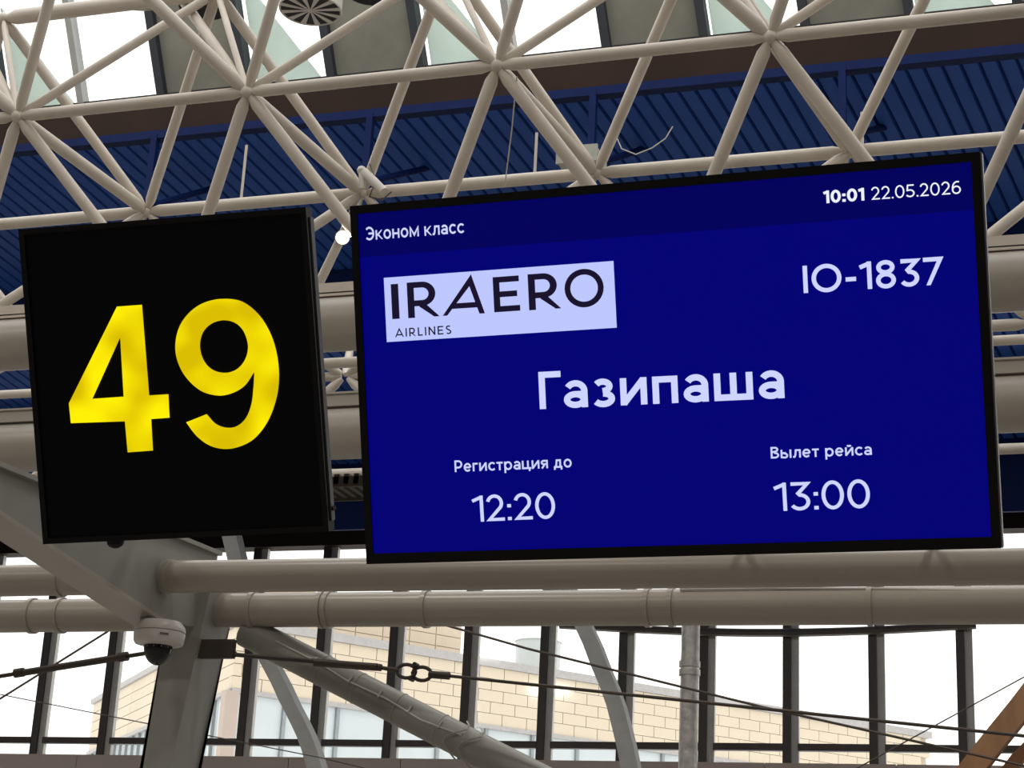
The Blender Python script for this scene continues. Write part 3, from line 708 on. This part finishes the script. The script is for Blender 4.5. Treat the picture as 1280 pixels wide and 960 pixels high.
# ------------------------------------------------------------------ round air diffusers and downlights high up
def diffuser(px, py, Y, R, label, spoked):
    c = onY(px, py, Y); t = thing('air_diffuser' if spoked else 'round_downlight', c, label, 'vent' if spoked else 'lamp')
    MB().lathe(c, (0, 0, 1), [(0, R), (.02, R*1.02), (.28, R*1.02), (.30, R*.9)], 40).build('drum', 'white_metal' if spoked else 'black_hole', t, smooth=True)
    MB().lathe(c, (0, 0, -1), [(-.01, R*.96), (.001, R*.96)], 40).build('face', 'vent_dark' if spoked else 'black_hole', t)
    if spoked:
        pts = [c + V3(R*math.cos(math.radians(a)), R*math.sin(math.radians(a)), 0) for a in range(0, 361, 10)]
        MB().path(pts, .012, 6).build('rim', 'white_metal', t, smooth=True)
        for k in range(12):
            a = math.radians(k*30+8); dd = V3(math.cos(a), math.sin(a), 0); w = V3(-math.sin(a), math.cos(a), 0); z = V3(0, 0, -.006)
            lo = [c+dd*.02-w*.006+z, c+dd*R-w*.034+z, c+dd*R+w*.034+z, c+dd*.02+w*.006+z]
            MB().hexa(lo + [p + V3(0, 0, -.008) for p in lo]).build('vane', 'white_metal', t)
        MB().lathe(c, (0, 0, -1), [(0, .03), (.02, .03), (.026, .015)], 16).build('hub', 'white_metal', t, smooth=True)
    MB().tube(c + V3(0, 0, .29), c + V3(0, 0, 1.6), .03, 10).build('drop_rod', 'beige_steel', t, smooth=True)
    return t
diffuser(388, 12, 16.2, .335, 'white round air diffuser with radial vanes against bright glass', True)
diffuser(166, -9, 15.6, .37, 'white round air diffuser with radial vanes beside the thick top tube', True)
diffuser(254, 10, 17.2, .29, 'black round ceiling downlight behind the frame diagonals', False)
diffuser(463, -9, 16.6, .28, 'black round ceiling downlight beside the spoked diffuser', False)

# spotlight glowing between the signs
lp = onY(428, 297, 14.0)
lamp = thing('spotlight', lp, 'small bright glowing spotlight on a frame tube between signs', 'lamp')
ldir = unit(CAM - lp)
MB().lathe(lp, -ldir, [(.0, .06), (.01, .068), (.12, .055), (.15, .02)], 20).build('housing', 'white_metal', lamp, smooth=True)
MB().lathe(lp, ldir, [(0, .058), (.012, .05), (.018, .01)], 20).build('lens', 'lamp_glow', lamp, smooth=True)
MB().tube(lp - ldir*.1, BF[1] + (BN[1]-BF[1])*.0 + V3(.0, 0, -.03), .012, 8).build('bracket_arm', 'grey_steel', lamp, smooth=True)
ld = bpy.data.lights.new('spotlight_light', 'SPOT'); ld.energy = 25; ld.color = (1, .9, .75); ld.spot_size = 2.0; ld.shadow_soft_size = .04
lo = bpy.data.objects.new('spotlight_light', ld); col.objects.link(lo); lo.parent = lamp
lo.location = Vector(ldir*.1); lo.rotation_euler = Vector(ldir).to_track_quat('-Z', 'Y').to_euler()

# bullet camera pair on the lower chord
bc = thing('bullet_camera', onY(462, 236, 14.75), 'pair of pale cylindrical camera housings clamped at a frame node', 'security camera')
a = onY(452, 213, 14.75); MB().lathe(a, (0, 0, 1), [(-.045, .01), (-.03, .035), (0, .047), (.03, .035), (.045, .01)], 14).build('ball_joint', 'white_metal', bc, smooth=True)
MB().tube(a, onY(453, 236, 14.75), .03, 12).build('housing', 'white_metal', bc, smooth=True)
MB().tube(a + V3(.03, 0, -.02), onY(480, 240, 14.7), .045, 14).build('housing', 'white_metal', bc, smooth=True)
MB().path([onY(462, 205, 14.8), onY(470, 225, 14.7), onY(462, 246, 14.7), onY(478, 250, 14.7), onY(489, 240, 14.75)], .008).build('wire', 'dark_steel', bc)
for px, ya, yb_, lab in ((304, 182, 262, 'thin upright rod on the lower frame chord above the number sign'), (672, 166, 226, 'thin upright rod on the lower chord beside the junction box'), (1082, 140, 192, 'thin upright rod on the lower chord above the display clock')):
    a = onY(px, ya, 15.02); b_ = onY(px-4, yb_, 15.02)
    tag(MB().tube((b_[0], 15.02, a[2]), (b_[0], 15.02, 8.84), .014, 8).build('hanger_rod', 'beige_steel', smooth=True), lab, 'rod', 'upright rods on the lower chord')
wire('thin_wire', [onY(646, 96, 13.3), onY(640, 160, 14.1), onY(631, 232, 14.95)], .006, 'thin pale wire hanging down from a frame node', 'wire', 'pale_wire')
wire('thin_wire', [onY(771, 172, 15.2), onY(777, 186, 15.2), onY(795, 193, 15.2), onY(815, 185, 15.2), onY(832, 173, 15.2), onY(841, 158, 15.2)], .006, 'loose pale wire loop drooping before the blue deck', 'wire', 'pale_wire')
jb = thing('junction_box', onY(735, 212, 15.4), 'pale junction box mounted behind a lower frame node', 'box')
q0 = onY(703, 214, 15.3); q1 = onY(752, 192, 15.3)
MB().box((q0[0], 15.12, q0[2]), (q1[0], 15.5, q1[2])).build('body', 'box_grey', jb)
MB().box((q0[0]-.01, 15.10, q0[2]-.012), (q1[0]+.01, 15.13, q1[2]+.012)).build('lid', 'box_grey', jb)

# ------------------------------------------------------------------ things standing by the end glazing
fp = onY(862, 835, 30.); 
foil = thing('foil_wrapped_pipe', (fp[0], 30, 0), 'vertical pipe wrapped in crinkled silver foil before the glazing', 'pipe')
MB().tube((fp[0]-.02, 30, 0), (fp[0]+.02, 30, 10.98), .155, 20).build('pipe', 'foil', foil, smooth=True)
for dz in (-.08, .06): MB().tube((fp[0], 30, fp[2]+dz-.05), (fp[0], 30, fp[2]+dz+.05), .178, 20).build('collar', 'foil', foil, smooth=True)
def rib(pxs, Y, w, label, m='grey_steel', wy=.28):
    pts = [onY(*p, Y) for p in pxs]; d0 = pts[0]-pts[1]
    pts = [pts[0] + d0*((11.38-pts[0][2])/d0[2])*V3(.6, 1, 1)] + pts; last = pts[-1]; prev = pts[-2]; d = last-prev
    pts.append(V3(last[0]+d[0]*.5, Y, last[2]*.5)); pts.append(V3(last[0]+d[0]*.6, Y, 0))
    return tag(MB().rectpath(pts, w, wy).build('curved_strut', m), label, 'strut')
rib([(318, 786), (339, 831), (352, 855), (363, 879), (374, 900), (384, 921), (391, 940), (397, 962)], 28., .27, 'curved grey strut behind the raking tube')
rib([(712, 745), (730, 782), (742, 808), (752, 835), (762, 858), (771, 883), (778, 910), (784, 935), (790, 965)], 28., .27, 'curved grey strut left of the foil wrapped pipe')
wp = [onY(1330, 815, 24), onY(1283, 877, 24), onY(1240, 930, 24), onY(1205, 975, 24), onY(1165, 1035, 24)]
wt = thing('timber_frame', (wp[-1][0], 24, 0), 'orange brown timber frame leg before the glazing', 'timber frame')
MB().rectpath([wp[0]+(wp[0]-wp[1])*((12.1-wp[0][2])/(wp[0]-wp[1])[2])] + wp + [V3(wp[-1][0]-1.0, 24, 0)], .36, .3).build('leg', 'timber', wt)
MB().rectpath([onY(1450, 770, 24.5), onY(1340, 880, 24.5), onY(1275, 945, 24.5), onY(1245, 985, 24.5), V3(onY(1200, 1050, 24.5)[0], 24.5, 0)], .2, .25).build('leg', 'timber', wt)
MB().box((wp[2][0]-.2, 24, 4.2), (wp[2][0]+1.2, 24.5, 4.4)).build('cross_piece', 'timber', wt)
ar = [onY(700 + 26*k, 781 + 10*math.sin(math.pi*k/20), 33.86) for k in range(21)]
tag(MB().path(ar, .08, 8).build('bowed_rail', 'dark_steel', smooth=True), 'dark bowed rail just below the ringed pipe', 'rail')

# ------------------------------------------------------------------ stone office building outside
YC = 62.
dR = unit(V3(.61, .79, 0)); dL = unit(V3(-.66, .75, 0))
cap_c = onY(297, 782, YC); head_c = onY(297, 860, YC)
zc, zh = cap_c[2], head_c[2]
C0 = V3(cap_c[0], YC, 0)
LR_ = 0
nrm = V3(dR[1], -dR[0], 0)
pe = onPl(1163, 924, C0, nrm); LR_ = float(np.dot(pe-C0, dR))
bd = thing('office_building', (C0[0], C0[1], 0), 'beige stone clad office building outside the glazing', 'building')
nL = V3(-dL[1], dL[0], 0)
if nL[1] > 0: nL = -nL
if nrm[1] > 0: nrm = -nrm
LL = 26.
zg = -1.
# core
MB().hexa([C0+V3(0, 0, zg)-nrm*.3-nL*.3, C0+dR*LR_+V3(0, 0, zg)-nrm*.3, C0+dR*LR_+dL*LL+V3(0, 0, zg), C0+dL*LL+V3(0, 0, zg)-nL*.3,
           C0+V3(0, 0, zc)-nrm*.3-nL*.3, C0+dR*LR_+V3(0, 0, zc)-nrm*.3, C0+dR*LR_+dL*LL+V3(0, 0, zc), C0+dL*LL+V3(0, 0, zc)-nL*.3]).build('core', 'stone_joint', bd)
def face_box(c0, d, n, s0, s1, z0, z1, o0, o1):
    f = lambda z: [c0+d*s0+n*o0+V3(0, 0, z), c0+d*s1+n*o0+V3(0, 0, z), c0+d*s1+n*o1+V3(0, 0, z), c0+d*s0+n*o1+V3(0, 0, z)]
    return MB().hexa(f(z0) + f(z1))
face_box(C0, dR, nrm, -.1, LR_, zc, zc+.32, -.4, .12).build('parapet_cap', 'roof_cap', bd)
face_box(C0, dL, nL, -.1, LL, zc, zc+.25, -.4, .12).build('parapet_cap', 'roof_cap', bd)
rows = 5; rh = (zc-zh)/rows; tw = 1.22
t0 = face_box(C0, dR, nrm, .02, tw-.012, zh+.01, zh+rh-.01, -.32, .0).build('stone_panel', 'stone', bd)
for i in range(rows):
    for k in range(int(LR_/tw)+1):
        s = k*tw + (tw/2 if i % 2 else 0)
        if s+tw > LR_+.3 or (i == 0 and k == 0): continue
        copy_at(t0, dR*s + V3(0, 0, rh*i), bd)
tl = 4.3
t1 = face_box(C0, dL, nL, .02, tl-.02, zh+.015, zh+rh-.015, -.32, 0).build('stone_panel', 'stone', bd)
for i in range(rows):
    for k in range(6):
        if i or k: copy_at(t1, dL*(k*tl) + V3(0, 0, rh*i), bd)
# glazing below the stone band
face_box(C0, dR, nrm, 0, LR_, zh-.16, zh, -.3, .06).build('window_head', 'roof_cap', bd)
face_box(C0, dL, nL, 0, LL, zh-.16, zh, -.3, .06).build('window_head', 'roof_cap', bd)
def bays(d, n, L, wb):
    p = face_box(C0, d, n, .08, wb-.08, zg, zh-.16, -.3, -.12).build('window_pane', 'office_glass', bd)
    q = face_box(C0, d, n, wb-.07, wb+.07, zg, zh-.16, -.3, 0).build('window_mullion', 'office_mullion', bd)
    for k in range(1, int(L/wb)): copy_at(p, d*(wb*k), bd); copy_at(q, d*(wb*k), bd)
bays(dR, nrm, LR_, 2.3); bays(dL, nL, LL, 1.25)
face_box(C0, dR, nrm, -.25, .3, zg, zh-.1, -.3, .08).build('corner_post', 'sill_panel', bd)
# taller set-back block on the roof
s_off = -nrm*2.2
C1 = C0 + s_off
q = onPl(577, 800, C1, nrm); s1 = float(np.dot(q-C1, dR)); q = onPl(262, 790, C1, nrm); s0 = float(np.dot(q-C1, dR))
zt = zc + 2.3
up = thing('rooftop_block', C1 + dR*s0 + V3(0, 0, zc), 'taller beige stone block set back on the office roof', 'building')
nk = int((s1-s0)/1.22); tw2 = (s1-s0)/nk
face_box(C1, dR, nrm, s0, s1, zc+.0, zt, -5, -.06).build('core', 'stone_joint', up)
for i in range(8):
    for k in range(nk):
        if i == 0 and k == 0: u0 = face_box(C1, dR, nrm, s0+.02, s0+tw2-.02, zc+.02+.015, zc+.02+rh-.015, -.1, 0).build('stone_panel', 'stone', up)
        elif zc+.02+rh*(i+1) < zt: copy_at(u0, dR*(tw2*k) + V3(0, 0, rh*i), up)
# pale drum on the roof
dq = onPl(672, 830, C0 - nrm*7, nrm)
dr = thing('rooftop_drum', (dq[0], dq[1], zc), 'pale blue grey round drum on the office roof', 'tank')
zd = onPl(672, 803, C0 - nrm*7, nrm)[2]
MB().tube((dq[0], dq[1], zc), (dq[0], dq[1], zd), 1.05, 32).build('shell', 'pale_drum', dr, smooth=True)
MB().tube((dq[0], dq[1], zd), (dq[0], dq[1], zd+.06), 1.1, 32, 1.0).build('lid', 'pale_drum', dr, smooth=True)

for o in bpy.data.objects:
    if '_o' in o: del o['_o']
